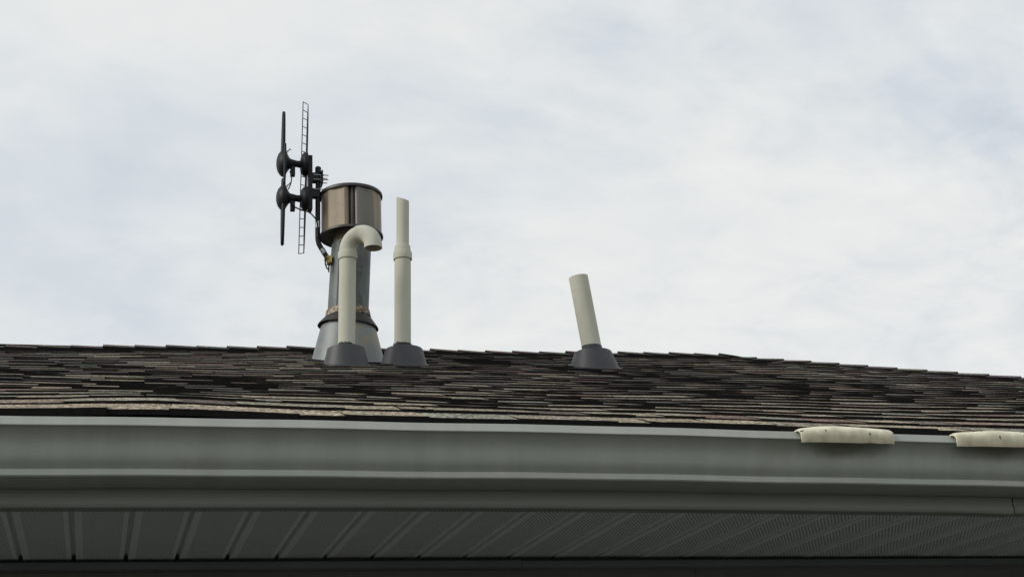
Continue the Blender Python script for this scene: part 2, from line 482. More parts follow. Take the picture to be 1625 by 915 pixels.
def shingle_strip(mb, x0, x1, k):
    """one laminated shingle: a bedded strip with thicker, uneven tabs"""
    u0 = k * DU
    segs = []
    x = x0
    high = rnd.random() < 0.5
    while x < x1 - 1e-4:
        wdt = rnd.uniform(0.09, 0.27) if high else rnd.uniform(0.06, 0.22)
        xe = x + wdt
        if x1 - xe < 0.05: xe = x1
        segs.append((x, xe, high))
        x = xe; high = not high
    up = min(u0 + DU + 0.028, RUN - 0.005)
    curl = [rnd.uniform(-0.0012, 0.0016) for _ in range(2)]
    for a, b, hi in segs:
        a2, b2 = a + 0.0006, b - 0.0006
        fu = u0 / RUN
        hup = 0.0035
        hlo = hup + 0.0066 + 0.0022 * min(1.0, max(0.0, (a - 0.2) / 1.8)) - 0.0020 * fu + (1 if hi else -1) * (0.0015 - 0.0003 * fu)
        hlo += rnd.uniform(-0.0007, 0.0009) * (1 - 0.5 * fu)
        ua, ub = u0 + rnd.uniform(-0.003, 0.002), u0 + rnd.uniform(-0.003, 0.002)
        if hi: ua -= 0.003; ub -= 0.003
        sl, sr = (rnd.uniform(0.0, 0.018), rnd.uniform(0.0, 0.018)) if hi else (-0.012, -0.012)
        c = tint((a + b) / 2, u0, hi)
        nx = max(1, int((b - a) / 0.028))
        lo_t, lo_b, up_t = [], [], []
        for i in range(nx + 1):
            t = i / nx
            xl = a2 + (b2 - a2) * t
            xu = (a2 + sl) + ((b2 - sr) - (a2 + sl)) * t
            lim = XR - (u0 + 0.01)
            xl = min(xl, lim); xu = min(xu, XR - up)
            ul = ua + (ub - ua) * t
            wv = noise.noise(Vector((xl * 17.0, k * 3.7, 1.0)))
            if 0 < i < nx: ul += 0.0022 * noise.noise(Vector((xl * 31.0, k * 2.3, 7.0)))
            cu = 0.0011 * wv * (1 - 0.35 * fu) + curl[0] + (curl[1] - curl[0]) * (xl - x0) / max(1e-6, x1 - x0)
            z = surf(xl, max(ul, 0.0)) + (0.0 if ul >= 0 else ul * 0.36)
            lo_t.append((xl, EAVE_Y + ul, z + hlo + cu))
            lo_b.append((xl, EAVE_Y + ul + 0.001, z - 0.004))
            up_t.append((xu, EAVE_Y + up, surf(xu, up) + hup))
        n = nx + 1
        vs = lo_t + lo_b + up_t
        for i in range(nx):
            mb.add([lo_t[i], lo_t[i + 1], up_t[i + 1], up_t[i]], [(0, 1, 2, 3)], 0, c)
            mb.add([lo_b[i], lo_b[i + 1], lo_t[i + 1], lo_t[i]], [(0, 1, 2, 3)], 1, c)
        for q, fl in ((0, False), (-1, True)):
            z_up = (up_t[q][0], up_t[q][1], up_t[q][2] - 0.008)
            f = [lo_b[q], lo_t[q], up_t[q], z_up]
            mb.add(f, [(0, 1, 2, 3) if not fl else (3, 2, 1, 0)], 1, c)


# starter course under the first row, seen as the black edge above the gutter
SL = 0.985
rest = MB(); n_rest = 0
for k in range(NC):
    y = EAVE_Y + k * DU
    vis0, vis1 = -0.085 * y - 0.25, 0.80 * y + 0.25
    off = XL + 0.08 + (k * 0.331) % SL - SL
    x = off
    while x < XR - k * DU:
        a, b = max(x, XL - 0.03), min(x + SL, XR - k * DU)
        if b - a > 0.03:
            if b > vis0 and a < vis1:
                s = MB(); shingle_strip(s, a, b, k)
                hbuild(s, 'shingle', ['shingle', 'butt'], roof)
            else:
                shingle_strip(rest, a, b, k); n_rest += 1
        x += SL
ro = hbuild(rest, 'shingle_field', ['shingle', 'butt'], roof)
ro['kind'] = 'stuff'


def cap_piece(a, b, axis, latA, latB, w_, lift, name, tintc, half):
    """folded cap shingle from a (butt end, lifted) to b; latA/latB: unit directions down each slope"""
    mb = MB()
    up = Vector((0, 0, 1))
    rs = []
    for p, h in ((a, lift), (b, 0.004)):
        th = 0.012
        p = Vector(p)
        q = []
        for (lat, s) in ((latA, w_), (latA, w_ * 0.5), (latA, 0.018), (None, 0), (latB, 0.018), (latB, w_ * 0.5), (latB, w_)):
            base = p + (lat * s if lat is not None else Vector((0, 0, 0.003)))
            q.append(base + up * h)
        rs.append(q)
    n = 7
    th = 0.017
    top = rs
    bot = [[v - up * (th + (l - 0.004) * (1 if j == 0 else 0)) for v in r] for j, (r, l) in enumerate(zip(rs, (lift, 0.004)))]
    for i in range(n - 1):
        mb.add([top[0][i], top[0][i + 1], top[1][i + 1], top[1][i]], [(0, 1, 2, 3)], 0, tintc)
        mb.add([bot[0][i], top[0][i], top[0][i + 1], bot[0][i + 1]], [(0, 3, 2, 1)], 1, tintc)
        mb.add([bot[1][i], top[1][i], top[1][i + 1], bot[1][i + 1]], [(0, 1, 2, 3)], 1, tintc)
    for i in (0, n - 1):
        mb.add([bot[0][i], top[0][i], top[1][i], bot[1][i]], [(0, 1, 2, 3)], 1, tintc)
    return hbuild(mb, name, ['shingle', 'butt'], roof)


# ridge caps: exposed ends face left
EXP = 0.142
x = XL + 0.02
while x < XHIP + 0.02:
    m_ = (ridge_z(x) - ZE) / RUN
    lA = Vector((0, -1, -m_)).normalized(); lB = Vector((0, 1, -m_)).normalized()
    x2 = min(x + EXP + 0.09, XHIP + 0.10)
    dz = rnd.uniform(-0.002, 0.003)
    za, zb = ridge_z(x) + 0.021 + dz, ridge_z(x2) + 0.020 + dz
    cap_piece((x, RIDGE_Y, za), (x2, RIDGE_Y, zb), None, lA, lB, 0.145, 0.016, 'ridge_cap', tuple(q * rnd.uniform(0.7, 1.1) for q in rnd.choice(DRK)), True)
    x += EXP
# hip caps: exposed ends face down the hip
hip_dir = Vector((1, -1, 0))
t = RUN + 0.02
while t > 0.05:
    t2 = max(t - (EXP + 0.09) / math.sqrt(2), 0.0)
    def hp(tt):
        xx, uu = XHIP + tt, RUN - tt
        zz_ = surf(min(xx, XR), max(uu, 0.0)) if uu > 0 else ZE
        return Vector((xx, RIDGE_Y - tt, zz_ + 0.003))
    m_ = (ridge_z(XHIP) - ZE) / RUN
    perp = Vector((-1, -1, 0)).normalized()           # on the front slope, across the hip
    lA = Vector((perp.x, perp.y, -m_ / math.sqrt(2))).normalized()
    lB = Vector((-perp.x, -perp.y, -m_ / math.sqrt(2))).normalized()
    # both sides fall away from the hip line
    cap_piece(hp(t), hp(t2), None, lA, lB, 0.14, 0.015, 'hip_cap', tuple(q * rnd.uniform(0.9, 1.5) for q in rnd.choice(DRK)), True)
    t -= EXP / math.sqrt(2)

# fascia: bent metal in overlapping lengths
def extrude_x(mb, prof, x0, x1, step, zfun, closed=False, mi=0):
    n = max(1, int((x1 - x0) / step))
    rows = []
    for i in range(n + 1):
        xx = x0 + (x1 - x0) * i / n
        rows.append([(xx, y, z + Z0 + zfun(xx)) for y, z in prof])
    m_ = len(prof)
    vs = [p for r in rows for p in r]; fs = []
    for i in range(n):
        for j in range(m_ if closed else m_ - 1):
            k = (j + 1) % m_
            fs.append((i * m_ + j, i * m_ + k, (i + 1) * m_ + k, (i + 1) * m_ + j))
    mb.add(vs, fs, mi)
    return rows


for a, b, oy in ((XL, 2.2185, -0.0022), (2.2235, XR, 0.0)):
    s = MB()
    prof = [(FAS_Y + oy, 0.790), (FAS_Y + oy, 0.648), (FAS_Y + oy - 0.0015, 0.6385), (FAS_Y + oy, 0.6312), (FAS_Y + oy + 0.003, 0.6284), (FAS_Y + 0.045, 0.6288 + oy * 0.1),
            (FAS_Y + 0.045, 0.6300), (FAS_Y + oy + 0.006, 0.6312), (FAS_Y + oy + 0.004, 0.790)]
    if b > 3:   # the lap end of the right length is bent out a little at the bottom
        extrude_x(s, prof, a, b, 0.1, lambda xx: bow(xx), True)
    else:
        extrude_x(s, prof, a, b, 0.1, lambda xx: bow(xx) - 0.0025 * max(0, (xx - 2.10) / 0.1), True)
    hbuild(s, 'fascia_panel', 'fascia', smooth=40)

# soffit: perforated vinyl panels, one shared mesh with real holes
PITCH = 0.127
def soffit_mesh():
    mb = MB()
    y0, y1 = FAS_Y + 0.012, WALL_Y + 0.02
    D = y1 - y0
    g1, g2, g3, g4 = 0.003, 0.0095, 0.0125, 0.0145
    zg = 0.013
    prof = [(0, 0), (g1, zg), (g2, zg), (g3, 0.0), (g4, -0.0012), (0.0185, 0.0), (0.026, 0.0)]
    for (xa, za), (xb, zb) in zip(prof, prof[1:]):
        mb.add([(xa, 0, za), (xb, 0, zb), (xb, D, zb), (xa, D, za)], [(0, 3, 2, 1)])
    px, py, hr = 0.0098, 0.0088, 0.0026
    nxh = 9
    xh0 = 0.026
    xh1 = xh0 + nxh * px + px / 2
    mb.add([(xh1, 0, 0), (PITCH, 0, 0), (PITCH, D, 0), (xh1, D, 0)], [(0, 3, 2, 1)])
    ny = int((D - 0.02) / py)
    ys = 0.010
    mb.add([(xh0, 0, 0), (xh1, 0, 0), (xh1, ys, 0), (xh0, ys, 0)], [(0, 3, 2, 1)])
    mb.add([(xh0, ys + ny * py, 0), (xh1, ys + ny * py, 0), (xh1, D, 0), (xh0, D, 0)], [(0, 3, 2, 1)])
    for j in range(ny):
        ya, yb = ys + j * py, ys + (j + 1) * py
        sh = px / 2 if j % 2 else 0.0
        if sh: mb.add([(xh0, ya, 0), (xh0 + sh, ya, 0), (xh0 + sh, yb, 0), (xh0, yb, 0)], [(0, 3, 2, 1)])
        else: mb.add([(xh1 - px / 2, ya, 0), (xh1, ya, 0), (xh1, yb, 0), (xh1 - px / 2, yb, 0)], [(0, 3, 2, 1)])
        ym = (ya + yb) / 2
        for i in range(nxh):
            xa = xh0 + sh + i * px; xb = xa + px; xm = (xa + xb) / 2
            outer = [(xb, ym), (xb, yb), (xm, yb), (xa, yb), (xa, ym), (xa, ya), (xm, ya), (xb, ya)]
            inner = [(xm + hr * math.cos(q * math.pi / 4), ym + hr * math.sin(q * math.pi / 4)) for q in range(8)]
            mb.add([(a, b, 0) for a, b in outer] + [(a, b, 0) for a, b in inner],
                   [(q, 8 + q, 8 + (q + 1) % 8, (q + 1) % 8) for q in range(8)])
    return mb, y0


smb, sy0 = soffit_mesh()
soffit = bpy.data.objects.new('soffit', None); soffit.empty_display_size = 0.1
col.objects.link(soffit); soffit.parent = house; soffit.location = (0, sy0 - HB.y, 0.6318 + Z0)
proto = smb.build('soffit_panel', 'soffit', soffit)
i0 = int((WX0 + 0.19) / PITCH)
X_S0 = -0.1985
first = True
i = -32
while X_S0 + i * PITCH < XR - 0.1:
    o = proto if first else proto.copy()
    if not first:
        col.objects.link(o); o.parent = soffit
    first = False
    xx = X_S0 + i * PITCH
    o.location = (xx - HB.x, 0, rnd.uniform(-0.0006, 0.0006) + 0.5 * bow(xx))
    o.rotation_euler = (rnd.uniform(-0.0012, 0.0012), rnd.uniform(-0.004, 0.004), 0)
    i += 1
# solid boards over the ends of the soffit box
s = MB()
s.box(XL, XL + 0.02, FAS_Y + 0.05, WALL_Y + 0.03, 0.632 + Z0, 0.79 + Z0)
s.box(XR - 0.02, XR, FAS_Y + 0.05, WALL_Y + 0.03, 0.632 + Z0, 0.79 + Z0)
hbuild(s, 'soffit_end_board', 'fascia')

# ------------------------------------------------------------------ gutter
LIP = 0.127
def out(o_): return FAS_Y - 0.0035 - o_
gp = [(out(0.000), 0.789), (out(0.000), 0.6690), (out(0.004), 0.6672), (out(0.084), 0.6730), (out(0.0885), 0.6745), (out(0.0905), 0.6772),
      (out(0.0890), 0.6885), (out(0.0870), 0.6902), (out(0.0800), 0.6908), (out(0.0792), 0.6922), (out(0.0832), 0.6968), (out(0.0880), 0.7025), (out(0.0922), 0.7090), (out(0.0948), 0.7165),
      (out(0.0963), 0.7240), (out(0.0975), 0.7315), (out(0.0988), 0.7390), (out(0.1008), 0.7460), (out(0.1040), 0.7525), (out(0.1082), 0.7585), (out(0.1130), 0.7638), (out(0.1180), 0.7682), (out(0.1225), 0.7708),
      (out(0.1268), 0.7722), (out(LIP), 0.7738), (out(0.1176), 0.7900), (out(0.1166), 0.7922), (out(0.1149), 0.7931), (out(0.1060), 0.7928), (out(0.1050), 0.7913), (out(0.1052), 0.786)]
gmb = MB()
GX0, GX1 = XL + 0.01, XR - 0.03
def gz(xx): return bow(xx) + 0.0006 * math.sin(7.3 * xx) + 0.0005 * math.sin(15.1 * xx + 1)
extrude_x(gmb, gp, GX0, GX1, 0.08, gz)
gmb.v = [(x_ - 1.0, y_ - 2.99, z_ - (0.668 + Z0)) for x_, y_, z_ in gmb.v]
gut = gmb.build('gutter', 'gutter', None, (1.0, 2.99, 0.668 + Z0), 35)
tag(gut, 'long pale grey metal gutter running along the eave below the shingles', 'gutter')
for xe in (GX0, GX1):
    e = MB()
    pts = [(xe - 1.0, y - 2.99, z + gz(xe) - 0.668) for y, z in gp[:-3]]
    th = 0.003 if xe > 0 else -0.003
    n = len(pts)
    e.add(pts + [(p[0] + th, p[1], p[2]) for p in pts], [tuple(range(n)), tuple(range(n, 2 * n))[::-1]] + [(i, (i + 1) % n, n + (i + 1) % n, n + i) for i in range(n)])
    e.build('end_cap', 'gutter', gut)

# ------------------------------------------------------------------ foam pads clipped over the gutter lip
def pad(x0, x1, label, seed):
    r = random.Random(seed)
    zl = 0.7935 + Z0 + gz((x0 + x1) / 2)
    yl = out(LIP)
    base = Vector(((x0 + x1) / 2, yl, zl))
    t = thing('gutter_pad', base, label, 'pad', 'foam pads on the gutter lip')
    L = (x1 - x0) / 2
    ns, na = 60, 16
    ro_, th = 0.0180, 0.0065
    mb = MB()
    outer_rows, inner_rows = [], []
    for i in range(ns + 1):
        s = -1 + 2 * i / ns
        xx = s * L
        bulge = 0.0055 * (1 - s * s) + 0.0006 * math.sin(4 * s + seed)
        endr = 1.0 - 0.16 * max(0, (abs(s) - 0.90) / 0.10) ** 2
        orow, irow = [], []
        # C section: from inside the gutter, over the lip, down the front
        sec = []
        for k in range(na + 1):
            a = math.radians(205 - 205 * k / na)      # 205 deg = inside, 0 = front
            sec.append((math.cos(a), math.sin(a)))
        for k, (c, sn) in enumerate(sec):
            stretch = 1.32 if sn < 0 else 1.0
            wob = 0.0006 * noise.noise(Vector((xx * 30, k * 0.5, seed)))
            for row, rr in ((orow, (ro_ + bulge * 0.6 + wob) * endr), (irow, ro_ - th)):
                yy = 0.0075 - c * rr * 1.02
                z_ = -0.0125 + sn * rr * stretch + (bulge * 0.6 if sn > 0 else 0)
                row.append((xx + 0.011 * (k / na) * (1 - s) / 2, yy - 0.001, z_))
        # the front skirt hangs a little lower
        c0 = orow[-1]
        for q in range(1, 4):
            orow.append((c0[0], c0[1] + 0.0012 * q, c0[2] - 0.0062 * q + 0.0012 * noise.noise(Vector((xx * 25, q, seed)))))
        c1 = irow[-1]
        for q in range(1, 4):
            irow.append((c1[0], c1[1] + 0.0002 * q, c1[2] - 0.0062 * q))
        outer_rows.append(orow); inner_rows.append(irow)
    rows = [o_ + i_[::-1] for o_, i_ in zip(outer_rows, inner_rows)]
    mb.rings(rows, 0, True, True)
    m_row = len(rows[0])
    for fi in range(len(mb.f)):
        i, k = fi // m_row, fi % m_row
        xx = -1 + 2 * i / ns
        d1 = noise.fractal(Vector((xx * 4.2 + seed, k * 0.16, 0.3)), 1.0, 2.0, 4)
        d2 = noise.fractal(Vector((xx * 9.0 + seed, k * 0.5, 4.3)), 1.0, 2.0, 3)
        edge = max(0.0, (k - na + 4) / 6.0) if k < na + 4 else 0.6
        amt = min(1.0, max(0.0, -0.02 + 0.24 * d1 + 0.58 * edge))
        c = [a_ + (b_ - a_) * amt for a_, b_ in zip((0.76, 0.73, 0.57), (0.25, 0.20, 0.13))]
        if d2 > 0.66 and 6 < k < na: c = [0.09, 0.085, 0.06]
        mb.c[fi] = tuple(c)
    mb.build('split_sleeve', 'foam', t, None, 40)
    return t


pad(1.566, 1.823, 'stained cream foam sleeve over gutter lip, whole one left of the right edge', 3)
pad(1.984, 2.262, 'cream foam sleeve over gutter lip, cut off by the right picture edge', 8)

# ------------------------------------------------------------------ roof vents
def bed(x, y): return surf(x, y - EAVE_Y) + 0.010


def boot(parent, base, rb, rt, h, lean=(0, 0), neck=None, plate=0.14):
    """rubber flashing boot: base ring on the roof slope, level top; the plate lies on the shingles"""
    m_ = (bed(base.x, base.y + 0.1) - bed(base.x, base.y - 0.1)) / 0.2
    seg = 48
    mb = MB()
    prof = [(rb * 1.04, 0.0, 1), (rb, 0.010, 0.92), (rb * 0.985, 0.022, 0.8), (rb + (rt - rb) * 0.55, h * 0.55, 0.4), (rt, h * 0.95, 0.06), (rt * 0.99, h * 0.98, 0.02), (rt * 0.965, h * 1.0, 0)]
    if neck:
        nr, nh = neck
        prof += [(nr * 1.12, h * 1.02, 0), (nr * 1.05, h * 1.02 + nh * 0.35, 0), (nr * 1.07, h * 1.02 + nh * 0.5, 0), (nr * 1.03, h * 1.02 + nh * 0.62, 0), (nr * 1.04, h * 1.02 + nh, 0), (nr * 0.98, h * 1.02 + nh, 0)]
    else:
        prof += [(rt * 0.45, h * 1.02, 0)]
    rings = []
    for r, z, k in prof:
        f = min(1.0, z / h)
        rings.append([(r * math.cos(2 * math.pi * i / seg) + lean[0] * z, r * math.sin(2 * math.pi * i / seg) + lean[1] * z,
                       z + k * m_ * r * math.sin(2 * math.pi * i / seg)) for i in range(seg)])
    mb.rings(rings)
    b = mb.build('boot', 'rubber', parent, None, 28)
    p = MB()
    pts = []
    for i in range(40):
        a = 2 * math.pi * i / 40
        c, s = math.cos(a), math.sin(a)
        k = (abs(c) ** 4 + abs(s) ** 4) ** -0.25
        pts.append((plate * k * c, plate * 1.1 * k * s))
    top = [(x, y, m_ * y + 0.002) for x, y in pts]; bt = [(x, y, m_ * y - 0.004) for x, y in pts]
    n = 40
    p.add(top + bt, [tuple(range(n))] + [(i, (i + 1) % n, n + (i + 1) % n, n + i)[::-1] for i in range(n)])
    p.build('flashing_plate', 'rubber', parent)
    return b


def tar_ring(parent, r, z, seed, h=0.012, cx=0.0, cy=0.0):
    rr = random.Random(seed)
    mb = MB()
    seg = 60
    lo, hi_ = [], []
    v = 0
    for i in range(seg):
        a = 2 * math.pi * i / seg
        v = 0.55 * v + rr.uniform(-1, 1)
        top = z + h * (0.35 + 0.5 * v * rr.random())
        bot = z - h * (0.9 + 0.3 * rr.random())
        ro2 = r + rr.uniform(0.0012, 0.0045)
        lo.append((cx + (r + 0.003) * math.cos(a), cy + (r + 0.003) * math.sin(a), bot))
        hi_.append((cx + ro2 * math.cos(a), cy + ro2 * math.sin(a), max(top, bot + 0.003)))
    inn = [(cx + (r - 0.002) * math.cos(2 * math.pi * i / seg), cy + (r - 0.002) * math.sin(2 * math.pi * i / seg), hi_[i][2]) for i in range(seg)]
    mb.rings([lo, hi_, inn])
    return mb.build('sealant_bead', 'tar', parent)


# --- gooseneck vent
bx, by = 0.909, 5.38
bz = bed(bx, by)
gv = thing('gooseneck_vent', (bx, by, bz), 'white PVC vent pipe with gooseneck top in front of the metal flue', 'vent pipe', 'plastic vent pipes on the roof')
boot(gv, Vector((bx, by, bz)), 0.087, 0.0775, 0.062, plate=0.090)
ztop = 2.140 + Z0 - bz
r1 = 0.0345
lean_x = 0.010
mb = MB()
mb.tube([(0, 0, 0.01), (lean_x * 0.5, 0, ztop * 0.5), (lean_x, 0, ztop)], r1, 40)
mb.build('pipe', 'pvc', gv, None, 40)
tar_ring(gv, r1, 0.078, 4, 0.009)
mb = MB()
mb.lathe([(0.0352, ztop - 0.012), (0.0388, ztop - 0.012), (0.0392, ztop - 0.009), (0.0392, ztop + 0.018), (0.0380, ztop + 0.021), (0.0352, ztop + 0.0225)], 44, (lean_x, 0))
mb.build('coupling', 'pvc', gv, None, 35)
dvec = Vector((0.72, -0.69, 0)).normalized()
R = 0.0625
zc = ztop + 0.024
def arc(a0, a1, n, extra0=0.0, extra1=0.0):
    pts = []
    for i in range(n + 1):
        a = a0 + (a1 - a0) * i / n
        pts.append(Vector((lean_x, 0, zc)) + dvec * (R - R * math.cos(a)) + Vector((0, 0, R * math.sin(a))))
    return pts
pa = [Vector((lean_x, 0, ztop + 0.01))] + arc(0, math.radians(88), 12)
mb = MB(); mb.tube(pa, 0.0350, 40, ref=dvec)
e1 = mb.build('elbow', 'pvc', gv, None, 40)
pb = arc(math.radians(84), math.pi, 14)
pb.append(pb[-1] + Vector((0, 0, -0.014)))
rad = [0.0372] * 2 + [0.0362] * (len(pb) - 4) + [0.0366, 0.0370]
mb = MB(); mb.tube(pb, rad, 40, caps=False, ref=dvec)
# rim and dark inside of the open end
endp = pb[-1]
mb.lathe([(0.0370, 0), (0.0318, 0), (0.0310, 0.05)], 40, (0, 0))
nv = 40 * 3
mb.v[-nv:] = [(v[0] + endp.x, v[1] + endp.y, v[2] + endp.z) for v in mb.v[-nv:]]
mb.build('elbow', 'pvc', gv, None, 40)
mb = MB(); mb.lathe([(0.0001, 0.022), (0.0314, 0.022)], 32); mb.build('pipe_bore', 'pvc_in', gv, endp)

# --- straight stepped vent
bx, by = 1.1655, 5.48
bz = bed(bx, by)
sv = thing('straight_vent', (bx, by, bz), 'tall white PVC vent pipe stepping to a thinner slant-cut top', 'vent pipe', 'plastic vent pipes on the roof')
boot(sv, Vector((bx + 0.004, by, bz)), 0.091, 0.0790, 0.060, plate=0.094)
def ax(z): return 0.010 * z / 0.4 - 0.0065
zt = 2.190 + Z0 - bz
r1 = 0.0345
mb = MB(); mb.tube([(ax(0.01), 0, 0.01), (ax(zt), 0, zt)], r1, 40)
mb.build('pipe', 'pvc', sv, None, 40)
mb = MB(); mb.lathe([(0.050, 0.0600), (0.040, 0.062), (0.0385, 0.068), (0.036, 0.071), (0.0346, 0.072)], 40, (ax(0.07), 0)); mb.build('boot_neck', 'rubber', sv, None, 50)
tar_ring(sv, r1, 0.079, 11, 0.014, ax(0.08))
mb = MB(); mb.lathe([(0.0352, zt - 0.010), (0.0393, zt - 0.010), (0.0398, zt - 0.006), (0.0398, zt + 0.020), (0.0385, zt + 0.024), (0.0345, zt + 0.026), (0.0338, zt + 0.048), (0.0325, zt + 0.052), (0.0275, zt + 0.053)], 44, (ax(zt), 0))
mb.build('reducer', 'pvc', sv, None, 30)
z2 = 2.4600 + Z0 - bz
r2 = 0.0268
mb = MB()
seg = 40
rings = []
for zz_, sl, rr in ((zt + 0.04, 0, r2), (zt + 0.12, 0, r2), (z2 - 0.02, 1, r2), (z2 - 0.0, 1, r2), (z2, 1, r2 - 0.0042), (z2 - 0.09, 0, r2 - 0.0042)):
    rings.append([(ax(zz_) + rr * math.cos(2 * math.pi * i / seg), rr * math.sin(2 * math.pi * i / seg), zz_ + sl * (-0.30 * rr * math.cos(2 * math.pi * i / seg) + 0.35 * rr * math.sin(2 * math.pi * i / seg))) for i in range(seg)])
mb.rings(rings)
mb.build('upper_pipe', 'pvc', sv, None, 40)

# --- leaning vent
bx, by = 2.058, 5.64
bz = bed(bx, by)
lv = thing('leaning_vent', (bx, by, bz), 'short white PVC vent pipe leaning left from its own dark boot', 'vent pipe', 'plastic vent pipes on the roof')
boot(lv, Vector((bx, by, bz)), 0.103, 0.0845, 0.064, lean=(-0.10, 0), plate=0.106, neck=(0.0435, 0.028))
pz0, pz1 = 1.890 + Z0 - bz, 2.205 + Z0 - bz
x0_, x1_ = 2.0495 - bx, 2.0205 - bx
sl = (x1_ - x0_ - 0.012) / (pz1 - pz0)
axis = Vector((sl, 0.0, 1)).normalized()
p0 = Vector((x0_ - sl * 0.10 - 0.004, 0, pz0 - 0.10)); p1 = Vector((x0_ + sl * (pz1 - pz0), 0, pz1))
mb = MB()
r3 = 0.0435
mb.tube([p0, p1], r3, 44, caps=False)
mb.tube([p1, p1 - axis * 0.12], [r3 - 0.0055, r3 - 0.0055], 44, caps=False)
n = 44
# rim between outer and inner wall
u = Vector((0, 1, 0)); u = (u - axis * u.dot(axis)).normalized(); w_ = axis.cross(u)
ra = [p1 + u * math.cos(2 * math.pi * k / n) * r3 + w_ * math.sin(2 * math.pi * k / n) * r3 for k in range(n)]
rb2 = [p1 + u * math.cos(2 * math.pi * k / n) * (r3 - 0.0055) + w_ * math.sin(2 * math.pi * k / n) * (r3 - 0.0055) for k in range(n)]
mb.rings([ra, rb2])
mb.build('pipe', 'pvc', lv, None, 40)

# ------------------------------------------------------------------ metal flue
fx, fy = 0.975, 5.72
fz = bed(fx, fy)
fl = thing('metal_flue', (fx, fy, fz), 'galvanised metal flue with drum-shaped cap and rusty storm collar', 'flue')
def lz(z): return z + Z0 - fz
# flashing cone on the slope
m_ = (bed(fx, fy + 0.1) - bed(fx, fy - 0.1)) / 0.2
mb = MB(); seg = 56; rings = []
for r, z, k in ((0.160, -0.012, 1), (0.152, 0.003, 1.0), (0.148, 0.018, 0.85), (0.121, 0.125, 0.12), (0.1165, lz(1.950), 0), (0.095, lz(1.975), 0)):
    rings.append([(r * math.cos(2 * math.pi * i / seg), r * math.sin(2 * math.pi * i / seg), z + k * m_ * r * math.sin(2 * math.pi * i / seg)) for i in range(seg)])
mb.rings(rings)
mb.build('flashing_cone', 'flash', fl, None, 40)
pl = MB()
top = []
for i in range(40):
    a = 2 * math.pi * i / 40; c, s = math.cos(a), math.sin(a); k = (abs(c) ** 6 + abs(s) ** 6) ** (-1 / 6)
    top.append((0.175 * k * c, 0.19 * k * s, m_ * 0.19 * k * s - 0.002))
bt = [(a, b, c - 0.003) for a, b, c in top]
pl.add(top + bt, [tuple(range(40))] + [(i, (i + 1) % 40, 40 + (i + 1) % 40, 40 + i)[::-1] for i in range(40)])
pl.build('flashing_plate', 'deck', fl)
# pipe
def fxl(z): return 0.026 * (z - lz(2.0)) / 0.45
zp0, zp1 = lz(1.94), lz(2.324)
mb = MB(); mb.tube([(fxl(zp0), 0, zp0), (fxl(zp1), 0, zp1)], [0.0885, 0.0865], 56)
pipe = mb.build('pipe', 'galv', fl, None, 40)
mb = MB()   # lock seam up the pipe
mb.tube([(fxl(zp0) - 0.060, -0.064, zp0), (fxl(zp1) - 0.060, -0.0625, zp1)], 0.0035, 6)
mb.build('seam', 'galv', pipe)
# storm collar and sealant
mb = MB()
rr = random.Random(5); rings = []
for r, z in ((0.0890, lz(2.004)), (0.0945, lz(1.997)), (0.128, lz(1.955)), (0.1305, lz(1.949)), (0.1275, lz(1.949)), (0.092, lz(1.985))):
    rings.append([(r * math.cos(2 * math.pi * i / 56), r * math.sin(2 * math.pi * i / 56), z + rr.uniform(-0.0012, 0.0012) - 0.012 * math.cos(2 * math.pi * i / 56 + 0.6) * (r - 0.089) / 0.04) for i in range(56)])
mb.rings(rings)
mb.build('storm_collar', 'collar', fl, None, 40)
mb = MB(); rings = []
for r, z in ((0.0875, lz(2.026)), (0.0925, lz(2.021)), (0.0955, lz(2.008)), (0.0960, lz(1.998)), (0.100, lz(1.990))):
    rings.append([((r + rr.uniform(-0.0018, 0.0025)) * math.cos(2 * math.pi * i / 64), (r + rr.uniform(-0.0018, 0.0025)) * math.sin(2 * math.pi * i / 64), z + rr.uniform(-0.004, 0.004)) for i in range(64)])
mb.rings(rings)
mb.build('sealant_band', 'rust', fl, None, 60)
# cap
cxo = fxl(lz(2.40)) - 0.004
zb_, zt_ = lz(2.371), lz(2.566)
mb = MB()
mb.lathe([(0.0868, lz(2.319)), (0.0868, lz(2.3255)), (0.079, lz(2.329)), (0.077, lz(2.384))], 48, (cxo, 0))
mb.build('cap_neck', 'cap', fl, None, 40)
mb = MB()
mb.lathe([(0.072, zb_ + 0.010), (0.132, zb_ + 0.0005), (0.1385, zb_ - 0.0075), (0.1400, zb_ - 0.006), (0.1395, zb_ + 0.002), (0.133, zb_ + 0.0065), (0.072, zb_ + 0.014)], 64, (cxo, 0))
mb.build('cap_base_plate', 'cap_dark', fl, None, 35)
mb = MB()
mb.lathe([(0.0001, zt_ - 0.004), (0.136, zt_ - 0.004), (0.1385, zt_ - 0.010), (0.1402, zt_ - 0.009), (0.1402, zt_ + 0.001), (0.137, zt_ + 0.005), (0.10, zt_ + 0.010), (0.0001, zt_ + 0.016)], 64, (cxo, 0))
mb.build('cap_top_plate', 'cap_dark', fl, None, 35)
mb = MB()
mb.lathe([(0.098, zb_ + 0.004), (0.098, zt_ - 0.006)], 48, (cxo, 0))
mb.build('cap_core', 'cap_dark', fl, None, 40)
